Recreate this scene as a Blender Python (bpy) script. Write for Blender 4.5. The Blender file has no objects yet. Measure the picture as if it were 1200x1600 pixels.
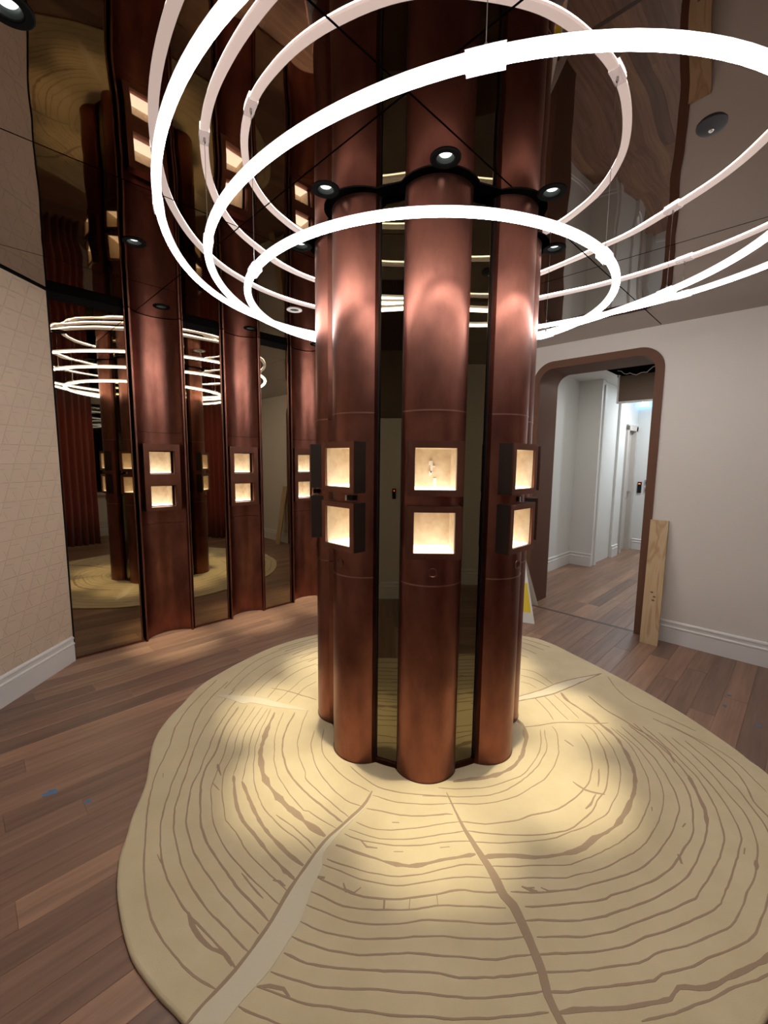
import bpy, bmesh, math, random
from mathutils import Vector, Matrix
random.seed(7)
S = bpy.context.scene
COL = S.collection

# ------------------------------------------------------------------ camera, world, exposure
F_PX, PITCH, ROLL, EYE = 668.53, 0.1183, 0.0109, 1.5
cam = bpy.data.cameras.new('camera'); camo = bpy.data.objects.new('camera', cam); COL.objects.link(camo)
cam.sensor_fit = 'AUTO'; cam.sensor_width = 36.0; cam.lens = 36.0 * F_PX / 1600.0
cam.clip_start = 0.02; cam.clip_end = 100
cp, sp, cr_, sr_ = math.cos(PITCH), math.sin(PITCH), math.cos(ROLL), math.sin(ROLL)
fw = Vector((0, cp, -sp)); up0 = Vector((0, sp, cp)); rx0 = Vector((1, 0, 0))
rx = rx0 * cr_ + up0 * sr_; up = up0 * cr_ - rx0 * sr_
M = Matrix((rx, up, -fw)).transposed().to_4x4(); M.translation = Vector((0, 0, EYE))
camo.matrix_world = M
S.camera = camo
w = bpy.data.worlds.new('night'); S.world = w; w.use_nodes = True
w.node_tree.nodes['Background'].inputs[0].default_value = (0.8, 0.85, 1, 1)
w.node_tree.nodes['Background'].inputs[1].default_value = 0.02
S.view_settings.view_transform = 'Standard'; S.view_settings.look = 'None'
S.view_settings.exposure = 0.22; S.view_settings.gamma = 1.0; S.view_settings.use_curve_mapping = False
S.cycles.max_bounces = 6; S.cycles.glossy_bounces = 5; S.cycles.diffuse_bounces = 3; S.cycles.transmission_bounces = 4
S.cycles.sample_clamp_indirect = 4.0; S.cycles.blur_glossy = 0.6

RING_L, RING_TOP, SPOT_W, WALL_SPOT_W, BOX_L = 22.0, 0.70, 250.0, 240.0, 2.5
CEIL = 2.63
R2 = math.sqrt(2)
def xy(U, V): return ((U - V) / R2, (U + V) / R2)

# rug tracing, world millimetres
RINGS=[[0.01,[[-1122,2747],[-1158,2442],[-1151,2244],[-1107,2075],[-1069,1878],[-1040,1776],[-979,1627],[-920,1513],[-836,1353],[-773,1266],[-705,1189],[-622,1124],[-537,1070],[-460,1039]]],[0.01,[[-1040,2724],[-1078,2463],[-1057,2262],[-996,2020],[-969,1833],[-914,1628],[-864,1514],[-805,1415],[-719,1322],[-633,1244],[-564,1195],[-500,1150],[-455,1116],[-418,1089]]],[0.016,[[-633,1244],[-606,1211],[-551,1164],[-512,1137],[-469,1126],[-432,1098]]],[0.007,[[-843,1452],[-818,1426],[-801,1412]]],[0.01,[[-960,2633],[-990,2407],[-985,2214],[-969,2063],[-934,1905],[-891,1706],[-865,1629],[-846,1590],[-791,1491],[-725,1402],[-650,1323],[-564,1251],[-482,1191],[-397,1131]]],[0.01,[[-891,2569],[-910,2427],[-915,2215],[-892,2036],[-873,1906],[-865,1790],[-813,1630],[-779,1565],[-718,1476],[-642,1396],[-562,1323],[-482,1257],[-379,1183]]],[0.012,[[-866,2428],[-875,2216],[-846,2037],[-846,1882],[-799,1727],[-757,1630],[-739,1591],[-682,1508],[-591,1418],[-492,1324],[-419,1270],[-358,1222]]],[0.007,[[-818,2448],[-824,2185],[-798,2010],[-786,1883],[-766,1769],[-707,1631],[-687,1592],[-619,1509],[-513,1404],[-435,1344],[-337,1271]]],[0.009,[[-499,1384],[-444,1331],[-396,1294]]],[0.007,[[-768,2430],[-784,2186],[-753,2011],[-751,1883],[-705,1739],[-654,1632],[-642,1610],[-563,1534],[-496,1456],[-416,1392],[-324,1320]]],[0.017,[[-700,1860],[-653,1750],[-582,1633],[-588,1629],[-511,1551],[-420,1457],[-304,1359]]],[0.007,[[-725,2431],[-745,2186],[-716,2011],[-700,1860]]],[0.018,[[-646,1826],[-561,1690],[-511,1624],[-520,1630],[-444,1543],[-362,1472],[-282,1414]]],[0.007,[[-687,2412],[-705,2187],[-671,1985],[-646,1826]]],[0.007,[[-665,2413],[-666,2156],[-639,1986],[-587,1827],[-528,1711],[-468,1634],[-469,1640],[-392,1570],[-306,1504],[-260,1462]]],[0.007,[[-439,1641],[-357,1579],[-288,1521],[-249,1482]]],[0.03,[[-634,2376],[-635,2204],[-624,2068],[-596,1960],[-540,1839],[-454,1732],[-446,1728],[-401,1684],[-318,1611],[-221,1536]]],[0.007,[[-580,2377],[-580,2205],[-553,2041],[-501,1887],[-423,1774],[-329,1664],[-307,1660],[-238,1612],[-181,1578]]],[0.012,[[-516,2378],[-530,2206],[-518,2070],[-469,1937],[-389,1808],[-426,1864],[-349,1776],[-264,1695],[-158,1605]]],[0.007,[[-445,2398],[-451,2160],[-422,2016],[-362,1889],[-284,1776],[-356,1854],[-274,1758],[-134,1633]]],[0.007,[[-370,2209],[-370,2087],[-331,1964],[-270,1855],[-293,1887],[-220,1787],[-155,1723],[-83,1689]]],[0.007,[[-323,2226],[-313,2088],[-271,1991],[-285,1998],[-201,1888],[-120,1818],[-51,1770]]],[0.007,[[-151,1932],[-77,1848],[14,1790],[158,1759],[293,1752]]],[0.007,[[-36,1752],[49,1721],[154,1705],[287,1707],[294,1707]]],[0.01,[[-62,1676],[14,1664],[82,1645],[183,1643],[279,1655],[306,1652]]],[0.007,[[-102,1606],[-38,1579],[46,1571],[145,1582],[272,1607],[327,1615]]],[0.007,[[-129,1571],[-50,1542],[46,1528],[141,1533],[265,1557],[338,1569]]],[0.007,[[-143,1552],[-87,1527],[-17,1510],[107,1499],[259,1517],[355,1522]]],[0.018,[[-173,1501],[-96,1471],[-16,1445],[62,1421],[133,1418],[249,1445],[363,1470]]],[0.007,[[-199,1443],[-128,1415],[-44,1391],[43,1375],[130,1381],[244,1410],[318,1425],[383,1424]]],[0.007,[[-214,1420],[-125,1384],[-43,1358],[59,1344],[156,1352],[238,1367],[314,1377],[400,1373]]],[0.01,[[-227,1371],[-166,1343],[-96,1315],[-55,1303],[29,1293],[98,1298],[197,1313],[270,1328],[353,1322],[425,1325]]],[0.009,[[-238,1319],[-150,1282],[-66,1263],[42,1260],[123,1263],[234,1277],[342,1272],[424,1271]]],[0.009,[[-250,1275],[-244,1274],[-151,1237],[-44,1213],[61,1217],[160,1227],[259,1225],[357,1220],[444,1226]]],[0.009,[[-257,1220],[-233,1211],[-145,1185],[-42,1172],[60,1174],[156,1181],[251,1179],[345,1173],[463,1182]]],[0.009,[[-274,1175],[-223,1156],[-127,1135],[-15,1128],[114,1134],[242,1127],[332,1120],[466,1135]]],[0.01,[[-289,1130],[-214,1105],[-122,1093],[15,1087],[146,1084],[233,1075],[333,1075],[468,1089]]],[0.009,[[-316,1085],[-205,1055],[-117,1044],[44,1039],[169,1032],[298,1026],[469,1045]]],[0.009,[[-347,1046],[-249,1022],[-196,1007],[-84,997],[54,988],[244,980],[354,986],[463,997]]],[0.014,[[-345,1048],[-311,1048],[-269,1042],[-249,1022]]],[0.009,[[-383,1001],[-317,979],[-186,950],[-27,942],[182,932],[339,933],[448,946]]],[0.026,[[336,1839],[421,1856],[499,1867],[584,1900],[663,1956],[717,2026],[737,2063],[782,2154],[803,2267],[780,2342]]],[0.007,[[263,1799],[409,1796],[525,1817],[618,1859],[693,1901],[799,2028],[843,2103],[888,2239]]],[0.007,[[186,1753],[314,1749],[422,1751],[535,1774],[641,1834],[747,1924],[832,2028],[873,2103],[915,2240]]],[0.007,[[297,1707],[463,1712],[585,1747],[711,1820],[805,1893],[906,2029],[926,2079],[971,2212],[967,2270]]],[0.009,[[333,1613],[458,1607],[576,1627],[624,1648],[744,1678],[832,1723],[931,1799],[996,1874],[1080,2032],[1046,1962],[1087,2081],[1103,2201]]],[0.009,[[354,1569],[458,1556],[618,1554],[706,1566],[798,1598],[908,1676],[975,1748],[1036,1805],[1112,1929],[1150,2033],[1160,2070],[1184,2230],[1166,2288]]],[0.007,[[355,1522],[492,1517],[628,1528],[750,1563],[870,1611],[975,1686],[978,1677],[1101,1816],[1165,1919],[1208,2058],[1224,2203],[1212,2289]]],[0.022,[[390,1457],[464,1461],[585,1459],[679,1467],[770,1492],[869,1542],[756,1488],[857,1542],[984,1612],[1128,1759],[1199,1857],[1251,1988],[1281,2162],[1259,2290],[1214,2431],[1171,2535],[1169,2629]]],[0.007,[[412,1423],[513,1421],[681,1428],[797,1458],[734,1438],[852,1482],[998,1555],[1110,1646],[1208,1760],[1260,1858],[1300,1988],[1320,2123],[1298,2261]]],[0.007,[[428,1370],[556,1374],[672,1378],[774,1410],[711,1388],[848,1426],[1011,1501],[1134,1598],[1246,1724],[1308,1838],[1341,1978],[1347,2111],[1318,2247]]],[0.009,[[455,1324],[550,1325],[654,1335],[778,1359],[689,1338],[853,1380],[1001,1435],[1125,1524],[1242,1631],[1313,1725],[1353,1839],[1388,2001],[1379,2151],[1361,2277]]],[0.01,[[489,1275],[629,1284],[777,1305],[948,1357],[802,1317],[921,1349],[1043,1398],[1160,1483],[1271,1577],[1370,1726],[1408,1810],[1439,1956],[1450,2126],[1416,2293]]],[0.01,[[474,1230],[676,1237],[789,1262],[928,1300],[1082,1362],[1071,1362],[1172,1430],[1284,1533],[1347,1601],[1420,1727],[1466,1861],[1486,2003],[1465,2179],[1453,2308]]],[0.018,[[1349,1601],[1411,1709],[1452,1821],[1477,1897]]],[0.009,[[496,1181],[686,1190],[837,1228],[959,1264],[1087,1309],[1103,1320],[1234,1418],[1361,1534],[1438,1650],[1484,1773],[1512,1893],[1511,2015],[1501,2153],[1490,2279]]],[0.009,[[467,1134],[631,1141],[751,1157],[843,1183],[968,1217],[1122,1272],[1201,1324],[1344,1452],[1456,1564],[1507,1684],[1535,1802],[1551,1936],[1553,2076],[1545,2222]]],[0.009,[[476,1088],[597,1093],[777,1116],[838,1136],[955,1162],[1136,1222],[1241,1293],[1277,1325],[1379,1408],[1483,1521],[1562,1668],[1579,1803],[1598,1904],[1603,2052],[1589,2181]]],[0.01,[[476,1042],[588,1048],[797,1069],[831,1087],[936,1108],[994,1129],[1158,1178],[1258,1242],[1337,1308],[1445,1412],[1547,1522],[1595,1612],[1628,1730],[1650,1863],[1652,2029],[1641,2155]]],[0.016,[[480,995],[566,1003],[683,1012],[817,1029],[857,1055],[939,1056],[1039,1086],[1182,1134],[1306,1200],[1521,1367],[1571,1481],[1641,1597]]],[0.01,[[706,976],[806,996],[902,1021],[1021,1057],[1124,1082],[1215,1116]]],[0.007,[[1639,2312],[1744,2130],[1777,2043],[1784,1962],[1773,1865],[1764,1796]]],[0.01,[[1594,2357],[1704,2183],[1734,2030],[1733,1928],[1700,1824],[1657,1739],[1652,1661],[1618,1552]]],[0.009,[[1584,2846],[1559,2676],[1578,2525],[1680,2375],[1763,2240]]],[0.012,[[1329,2594],[1359,2451],[1404,2354],[1445,2249],[1474,2193],[1493,2075],[1471,1980]]],[0.007,[[971,2568],[999,2427],[1000,2331]]],[0.007,[[1039,2588],[1067,2429],[1084,2332]]],[0.007,[[1109,2608],[1141,2464],[1157,2349]]],[0.007,[[1005,2949],[1088,2904],[1134,2814],[1155,2739]]],[0.007,[[975,2855],[1045,2812],[1088,2748],[1105,2707]]],[0.007,[[947,2767],[997,2736],[1022,2685]]],[0.01,[[805,2260],[988,2300],[1130,2310],[1228,2301],[1305,2309]]],[0.007,[[-518,3209],[-676,3080],[-801,2880],[-873,2658],[-891,2569]]],[0.007,[[-501,3100],[-631,2994],[-743,2804],[-806,2593],[-805,2550]]],[0.007,[[-485,2997],[-596,2885],[-676,2732],[-719,2531]]],[0.007,[[-466,2874],[-546,2759],[-602,2619],[-652,2491]]],[0.007,[[-444,2737],[-512,2643],[-569,2473]]],[0.007,[[-537,3326],[-793,3108],[-916,2878],[-975,2611]]],[0.007,[[-563,3396],[-816,3201],[-967,2958],[-1030,2632]]],[0.01,[[-727,2649],[-599,2608],[-471,2546],[-409,2516]]],[0.014,[[500,1344],[529,1330],[551,1328]]],[0.016,[[510,1341],[544,1342]]],[0.01,[[566,1339],[590,1328],[653,1332]]],[0.016,[[19,1297],[15,1261]]],[0.01,[[102,1295],[98,1263]]],[0.01,[[197,1311],[197,1277]]],[0.01,[[-128,1349],[-119,1320],[-90,1317],[-67,1335]]],[0.02,[[-224,1371],[-198,1366]]],[0.012,[[-81,1523],[-54,1492],[-11,1489]]],[0.012,[[-130,1349],[-120,1326],[-85,1315]]],[0.01,[[47,1608],[77,1607]]],[0.01,[[51,1475],[88,1474]]],[0.01,[[231,1492],[269,1497]]],[0.012,[[901,1847],[938,1799],[980,1780],[1012,1771]]],[0.014,[[972,1771],[918,1711],[885,1689]]],[0.01,[[1069,1934],[1004,1814]]],[0.022,[[1143,1476],[1128,1436]]],[0.014,[[1182,1701],[1169,1680]]],[0.014,[[1268,1620],[1244,1600]]],[0.012,[[1423,1506],[1397,1479]]],[0.018,[[1424,1452],[1391,1414]]],[0.014,[[990,2151],[1019,2158],[1015,2099]]],[0.014,[[-1036,1873],[-1021,1844]]],[0.016,[[-803,1938],[-759,1859]]],[0.01,[[-775,1813],[-730,1770]]],[0.014,[[-664,1771],[-641,1734]]],[0.014,[[-372,1413],[-342,1385],[-308,1365]]],[0.012,[[-381,1358],[-357,1352],[-331,1336]]],[0.014,[[-369,1412],[-351,1385],[-313,1370]]]]
WL=[[-41, 1775], [-79, 1684], [-145, 1605], [-213, 1522], [-266, 1426], [-316, 1307], [-270, 1421], [-315, 1320], [-351, 1219], [-394, 1131], [-456, 1037], [-485, 996], [-500, 964]]
WR=[[-40, 1761], [-62, 1689], [-119, 1614], [-166, 1551], [-217, 1459], [-224, 1389], [-214, 1408], [-239, 1321], [-257, 1220], [-281, 1167], [-321, 1085], [-377, 1013], [-409, 965]]
LC=[[-1065, 2555], [-956, 2557], [-801, 2539], [-638, 2481], [-517, 2435], [-433, 2394], [-568, 2418], [-684, 2441], [-816, 2478], [-843, 2458], [-938, 2506]]
RCK=[[871, 2575], [1019, 2645], [1156, 2729], [1320, 2807], [1561, 2891], [1356, 2765], [1152, 2638], [991, 2568], [856, 2525]]
DC=[[296, 1771], [333, 1611], [369, 1501], [410, 1390], [428, 1310], [450, 1278], [466, 1203], [475, 1135], [479, 1088], [475, 1031], [490, 972]]
OUT=[[-562, 3534], [-720, 3428], [-900, 3248], [-1043, 3027], [-1136, 2847], [-1193, 2709], [-1217, 2573], [-1221, 2460], [-1233, 2329], [-1226, 2194], [-1196, 2073], [-1146, 1952], [-1089, 1820], [-1065, 1734], [-1037, 1617], [-1006, 1528], [-979, 1442], [-921, 1332], [-869, 1259], [-802, 1177], [-741, 1114], [-686, 1073], [-612, 1023], [-550, 988], [-512, 964], [1056, 992], [1878, 1919], [1870, 1997], [1868, 2094], [1855, 2186], [1820, 2377], [1764, 2565], [1702, 2740], [1604, 2975], [1495, 3208], [1420, 3368], [1320, 3494], [1204, 3558]]

# ------------------------------------------------------------------ helpers
def prop(o, label=None, cat=None, group=None, kind=None):
    if label: o['label'] = label
    if cat: o['category'] = cat
    if group: o['group'] = group
    if kind: o['kind'] = kind
    return o
def link(name, me, mat=None, parent=None):
    o = bpy.data.objects.new(name, me); COL.objects.link(o)
    if mat is not None and me is not None: me.materials.append(mat)
    if parent is not None: o.parent = parent
    return o
def empty(name, loc=(0, 0, 0), rz=0):
    o = bpy.data.objects.new(name, None); COL.objects.link(o)
    o.location = loc; o.rotation_euler = (0, 0, rz); o.empty_display_size = 0.1
    return o
def mesh(name, V, F, smooth=None):
    me = bpy.data.meshes.new(name); me.from_pydata([tuple(v) for v in V], [], F); me.update()
    bm = bmesh.new(); bm.from_mesh(me); bmesh.ops.recalc_face_normals(bm, faces=bm.faces); bm.to_mesh(me); bm.free()
    if smooth is True: me.polygons.foreach_set('use_smooth', [True] * len(me.polygons))
    elif smooth: me.polygons.foreach_set('use_smooth', [bool(s) for s in smooth])
    return me
class MB:
    def __init__(s): s.V, s.F, s.S = [], [], []
    def add(s, V, F, sm=False):
        n = len(s.V); s.V += [tuple(v) for v in V]; s.F += [tuple(i + n for i in f) for f in F]; s.S += [sm] * len(F); return s
    def hexa(s, P):
        return s.add(P, [(0, 3, 2, 1), (4, 5, 6, 7), (0, 1, 5, 4), (1, 2, 6, 5), (2, 3, 7, 6), (3, 0, 4, 7)])
    def box(s, a, b):
        (x0, y0, z0), (x1, y1, z1) = a, b
        return s.hexa([(x0, y0, z0), (x1, y0, z0), (x1, y1, z0), (x0, y1, z0), (x0, y0, z1), (x1, y0, z1), (x1, y1, z1), (x0, y1, z1)])
    def uvbox(s, u0, u1, v0, v1, z0, z1):
        c = [xy(u0, v0), xy(u1, v0), xy(u1, v1), xy(u0, v1)]
        return s.hexa([(x, y, z0) for x, y in c] + [(x, y, z1) for x, y in c])
    def prism(s, poly, z0, z1):
        n = len(poly)
        s.add([(x, y, z0) for x, y in poly] + [(x, y, z1) for x, y in poly],
              [tuple(range(n))[::-1], tuple(range(n, 2 * n))] + [(i, (i + 1) % n, n + (i + 1) % n, n + i) for i in range(n)])
        return s
    def lathe(s, prof, c=(0, 0, 0), n=32, sm=True):
        V = []; F = []; m = len(prof)
        for k in range(n):
            a = 2 * math.pi * k / n
            V += [(c[0] + r * math.cos(a), c[1] + r * math.sin(a), c[2] + z) for r, z in prof]
        for k in range(n):
            for j in range(m - 1):
                F.append((k * m + j, ((k + 1) % n) * m + j, ((k + 1) % n) * m + j + 1, k * m + j + 1))
        return s.add(V, F, sm)
    def sweep(s, path, prof, closed=False, sm=True, caps=True):
        # prof: list of (outward, up) offsets, closed loop unless 'open'
        n = len(path); m = len(prof); V = []; F = []
        for i, p in enumerate(path):
            p = Vector(p)
            a = Vector(path[i - 1]) if (i > 0 or closed) else p
            b = Vector(path[(i + 1) % n]) if (i < n - 1 or closed) else p
            t = (b - a); t.z = 0
            t.normalize(); o = Vector((t.y, -t.x, 0))
            V += [p + o * du + Vector((0, 0, dv)) for du, dv in prof]
        for i in range(n if closed else n - 1):
            for j in range(m):
                F.append((i * m + j, i * m + (j + 1) % m, ((i + 1) % n) * m + (j + 1) % m, ((i + 1) % n) * m + j))
        s.add(V, F, sm)
        if not closed and caps:
            s.add(V[:m], [tuple(range(m))]); s.add(V[-m:], [tuple(range(m))])
        return s
    def tube(s, pts, r, n=8):
        pts = [Vector(p) for p in pts]; V = []; F = []
        for i, p in enumerate(pts):
            t = (pts[min(i + 1, len(pts) - 1)] - pts[max(i - 1, 0)]).normalized()
            a = t.orthogonal().normalized() if i == 0 else (pa - t * pa.dot(t)).normalized()
            pa = a; b = t.cross(a)
            V += [p + (a * math.cos(2 * math.pi * k / n) + b * math.sin(2 * math.pi * k / n)) * r for k in range(n)]
        for i in range(len(pts) - 1):
            for k in range(n): F.append((i * n + k, i * n + (k + 1) % n, (i + 1) * n + (k + 1) % n, (i + 1) * n + k))
        s.add(V, F, True); s.add(V[:n], [tuple(range(n))]); s.add(V[-n:], [tuple(range(n))])
        return s
    def build(s, name, mat, parent=None):
        me = mesh(name, s.V, s.F, s.S)
        return link(name, me, mat, parent)
def bevel(o, wdt=0.003, seg=2):
    m = o.modifiers.new('bevel', 'BEVEL'); m.width = wdt; m.segments = seg; m.limit_method = 'ANGLE'; return o

# ------------------------------------------------------------------ materials
MATS = {}
def pm(name, col, rough=0.5, metal=0.0, spec=0.5, emit=None, es=0.0):
    m = bpy.data.materials.new(name); m.use_nodes = True; b = m.node_tree.nodes['Principled BSDF']
    b.inputs['Base Color'].default_value = (*col, 1); b.inputs['Roughness'].default_value = rough
    b.inputs['Metallic'].default_value = metal; b.inputs['Specular IOR Level'].default_value = spec
    if emit: b.inputs['Emission Color'].default_value = (*emit, 1); b.inputs['Emission Strength'].default_value = es
    MATS[name] = m; return m
def nd(m, t, **kw):
    n = m.node_tree.nodes.new(t)
    for k, v in kw.items(): setattr(n, k, v)
    return n
def lk(m, a, b): m.node_tree.links.new(a, b)
def bsdf(m): return m.node_tree.nodes['Principled BSDF']
def noise(m, vec, scale, detail=3, rough=0.5):
    n = nd(m, 'ShaderNodeTexNoise'); n.inputs['Scale'].default_value = scale; n.inputs['Detail'].default_value = detail
    n.inputs['Roughness'].default_value = rough
    if vec is not None: lk(m, vec, n.inputs['Vector'])
    return n
def coords(m, scale=(1, 1, 1), rot=(0, 0, 0), src='Object'):
    tc = nd(m, 'ShaderNodeTexCoord'); mp = nd(m, 'ShaderNodeMapping')
    mp.inputs['Scale'].default_value = scale; mp.inputs['Rotation'].default_value = rot
    lk(m, tc.outputs[src], mp.inputs['Vector']); return mp.outputs['Vector']
def ramp(m, fac, stops):
    r = nd(m, 'ShaderNodeValToRGB'); e = r.color_ramp.elements
    while len(e) < len(stops): e.new(0.5)
    for i, (p, c) in enumerate(stops): e[i].position = p; e[i].color = (*c, 1)
    lk(m, fac, r.inputs['Fac']); return r.outputs['Color']
def bump(m, h, strength=0.2, dist=0.002):
    b = nd(m, 'ShaderNodeBump'); b.inputs['Strength'].default_value = strength; b.inputs['Distance'].default_value = dist
    lk(m, h, b.inputs['Height']); lk(m, b.outputs['Normal'], bsdf(m).inputs['Normal'])
def mth(m, op, a, b=None, c=None):
    n = nd(m, 'ShaderNodeMath', operation=op)
    for i, v in enumerate((a, b, c)):
        if v is None: continue
        if isinstance(v, (int, float)): n.inputs[i].default_value = v
        else: lk(m, v, n.inputs[i])
    return n.outputs[0]

def copper(name, lo, hi, rough):
    m = pm(name, hi, rough, 1.0)
    v = coords(m, (3, 3, 1.6)); n = noise(m, v, 2.2, 5, 0.6)
    lk(m, ramp(m, n.outputs['Fac'], [(0.3, lo), (0.68, hi)]), bsdf(m).inputs['Base Color'])
    n2 = noise(m, coords(m, (1, 1, 1)), 9, 4, 0.6)
    mr = nd(m, 'ShaderNodeMapRange'); mr.inputs['To Min'].default_value = rough - 0.02; mr.inputs['To Max'].default_value = rough + 0.05
    lk(m, n2.outputs['Fac'], mr.inputs['Value']); lk(m, mr.outputs['Result'], bsdf(m).inputs['Roughness'])
    return m
COPPER = copper('aged_copper', (0.155, 0.061, 0.046), (0.285, 0.114, 0.082), 0.315)
COPPER_T = copper('copper_trim', (0.15, 0.065, 0.045), (0.25, 0.11, 0.078), 0.36)
DARKC = pm('dark_case', (0.030, 0.019, 0.014), 0.45, 0.3)
BRONZE = pm('bronze_case', (0.17, 0.09, 0.058), 0.42, 0.85)
BLACK = pm('black_gap', (0.006, 0.005, 0.005), 0.8, 0, 0.1)
MATTE = pm('matte_black', (0.008, 0.008, 0.008), 0.9, 0, 0.05)
SATIN = pm('satin_black', (0.010, 0.010, 0.011), 0.55, 0, 0.2)
def mirror(name, col, wav, scale):
    m = pm(name, col, 0.015, 1.0)
    n = noise(m, coords(m), scale, 1, 0.4); bump(m, n.outputs['Fac'], 1.0, wav); return m
CMIR = mirror('ceiling_mirror', (0.30, 0.245, 0.215), 0.0040, 2.2)
WMIR = mirror('bronze_wall_mirror', (0.345, 0.29, 0.20), 0.0004, 1.6)
SMIR = mirror('smoked_strip_mirror', (0.18, 0.158, 0.10), 0.0002, 1.5)
WHITE = pm('white_trim', (0.74, 0.72, 0.70), 0.42)
PAINT = pm('warm_white_paint', (0.70, 0.65, 0.605), 0.6)
bump(PAINT, noise(PAINT, coords(PAINT), 160, 2).outputs['Fac'], 0.08, 0.001)
CORR = pm('cool_white_paint', (0.72, 0.72, 0.69), 0.55)
BROWN = pm('brown_portal', (0.135, 0.064, 0.040), 0.6, 0, 0.2)
PLY = pm('raw_brown_board', (0.14, 0.09, 0.06), 0.6)
CREAM = pm('cream_lining', (0.80, 0.68, 0.52), 0.55)
nn = noise(CREAM, coords(CREAM), 30, 4); lk(CREAM, ramp(CREAM, nn.outputs['Fac'], [(0.3, (0.70, 0.57, 0.42)), (0.7, (0.84, 0.74, 0.58))]), bsdf(CREAM).inputs['Base Color'])
LEDF = pm('lit_shelf', (0.9, 0.8, 0.65), 0.5, 0, 0.5, (1.0, 0.85, 0.66), BOX_L)
RINGE = pm('ring_diffuser_glow', (0.9, 0.9, 0.9), 0.4, 0, 0.5, (1.0, 0.975, 0.95), RING_L)
RINGH = pm('ring_back_glow', (0.85, 0.82, 0.82), 0.4, 0, 0.5, (1.0, 0.92, 0.91), RING_TOP * 2)
CLEAR = pm('clear_acrylic', (0.75, 0.75, 0.77), 0.15); bsdf(CLEAR).inputs['Transmission Weight'].default_value = 0.75
STEEL = pm('steel', (0.55, 0.53, 0.5), 0.28, 1.0)
LENS = pm('lamp_lens', (0.7, 0.75, 0.72), 0.2, 0, 0.5, (0.9, 1.0, 0.93), 2.2)
CUP = pm('lamp_cup', (0.05, 0.056, 0.056), 0.5, 0.0, 0.2)
GREY = pm('grey_plastic', (0.035, 0.035, 0.037), 0.7, 0, 0.2)
TAPE = pm('blue_tape', (0.10, 0.19, 0.33), 0.6)
CURT = pm('red_velvet', (0.22, 0.028, 0.012), 0.85); bsdf(CURT).inputs['Sheen Weight'].default_value = 0.3
YEL = pm('yellow_print', (0.75, 0.55, 0.02), 0.45)
SIGNW = pm('white_plastic', (0.72, 0.71, 0.66), 0.4)
GLASS = pm('night_window', (0.004, 0.005, 0.006), 0.03)
EXITM = pm('exit_glow', (0.2, 0.5, 0.8), 0.4, 0, 0.5, (0.12, 0.5, 1.0), 5.0)
EXITW = pm('exit_figure', (0.8, 0.9, 0.95), 0.4, 0, 0.5, (0.8, 0.95, 1.0), 4.0)
REDL = pm('red_led', (0.5, 0.05, 0.03), 0.4, 0, 0.5, (1.0, 0.10, 0.05), 3.0)

# embossed wallpaper
PAPER = pm('embossed_paper', (0.62, 0.49, 0.375), 0.55)
tc = nd(PAPER, 'ShaderNodeTexCoord'); sx = nd(PAPER, 'ShaderNodeSeparateXYZ'); lk(PAPER, tc.outputs['Object'], sx.inputs[0])
Y, Z = sx.outputs['Y'], sx.outputs['Z']
def ridge(m, val, half):
    d = mth(m, 'ABSOLUTE', mth(m, 'SUBTRACT', mth(m, 'FRACT', val), 0.5))
    return mth(m, 'SMOOTH_MAX', mth(m, 'SUBTRACT', 1.0, mth(m, 'DIVIDE', d, half)), 0.0, 0.3)
rows = mth(PAPER, 'DIVIDE', Z, 0.117)
dia = mth(PAPER, 'DIVIDE', mth(PAPER, 'ADD', Y, mth(PAPER, 'MULTIPLY', Z, -0.42)), 0.125)
dia2 = mth(PAPER, 'DIVIDE', mth(PAPER, 'ADD', Y, mth(PAPER, 'MULTIPLY', Z, 0.42)), 0.125)
h = mth(PAPER, 'MAXIMUM', ridge(PAPER, rows, 0.035), ridge(PAPER, dia, 0.04))
short = mth(PAPER, 'MULTIPLY', ridge(PAPER, dia2, 0.04), mth(PAPER, 'GREATER_THAN', mth(PAPER, 'FRACT', rows), 0.55))
bar = mth(PAPER, 'MULTIPLY', ridge(PAPER, mth(PAPER, 'ADD', rows, 0.3), 0.03), mth(PAPER, 'GREATER_THAN', mth(PAPER, 'FRACT', dia), 0.55))
h = mth(PAPER, 'MAXIMUM', h, mth(PAPER, 'MAXIMUM', short, bar))
bump(PAPER, h, 0.8, 0.0035)

# wood planks: colour per object, grain along local X
WOOD = pm('walnut_plank', (0.2, 0.11, 0.075), 0.40)
oi = nd(WOOD, 'ShaderNodeObjectInfo')
tc = nd(WOOD, 'ShaderNodeTexCoord'); mp = nd(WOOD, 'ShaderNodeMapping'); mp.inputs['Scale'].default_value = (0.9, 14, 1)
lk(WOOD, tc.outputs['Object'], mp.inputs['Vector'])
cm = nd(WOOD, 'ShaderNodeCombineXYZ'); lk(WOOD, mth(WOOD, 'MULTIPLY', oi.outputs['Random'], 50), cm.inputs[0]); lk(WOOD, mth(WOOD, 'MULTIPLY', oi.outputs['Random'], 31), cm.inputs[2])
lk(WOOD, cm.outputs[0], mp.inputs['Location'])
g = noise(WOOD, mp.outputs['Vector'], 2.0, 6, 0.62)
base = ramp(WOOD, oi.outputs['Random'], [(0.0, (0.18, 0.108, 0.08)), (0.3, (0.245, 0.143, 0.10)), (0.62, (0.28, 0.160, 0.11)), (0.85, (0.36, 0.21, 0.14)), (1.0, (0.28, 0.175, 0.118))])
mx = nd(WOOD, 'ShaderNodeMix', data_type='RGBA', blend_type='MULTIPLY'); mx.inputs['Factor'].default_value = 1.0
lk(WOOD, base, mx.inputs[6]); lk(WOOD, ramp(WOOD, g.outputs['Fac'], [(0.25, (0.62, 0.60, 0.58)), (0.7, (1.25, 1.22, 1.18))]), mx.inputs[7])
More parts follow.
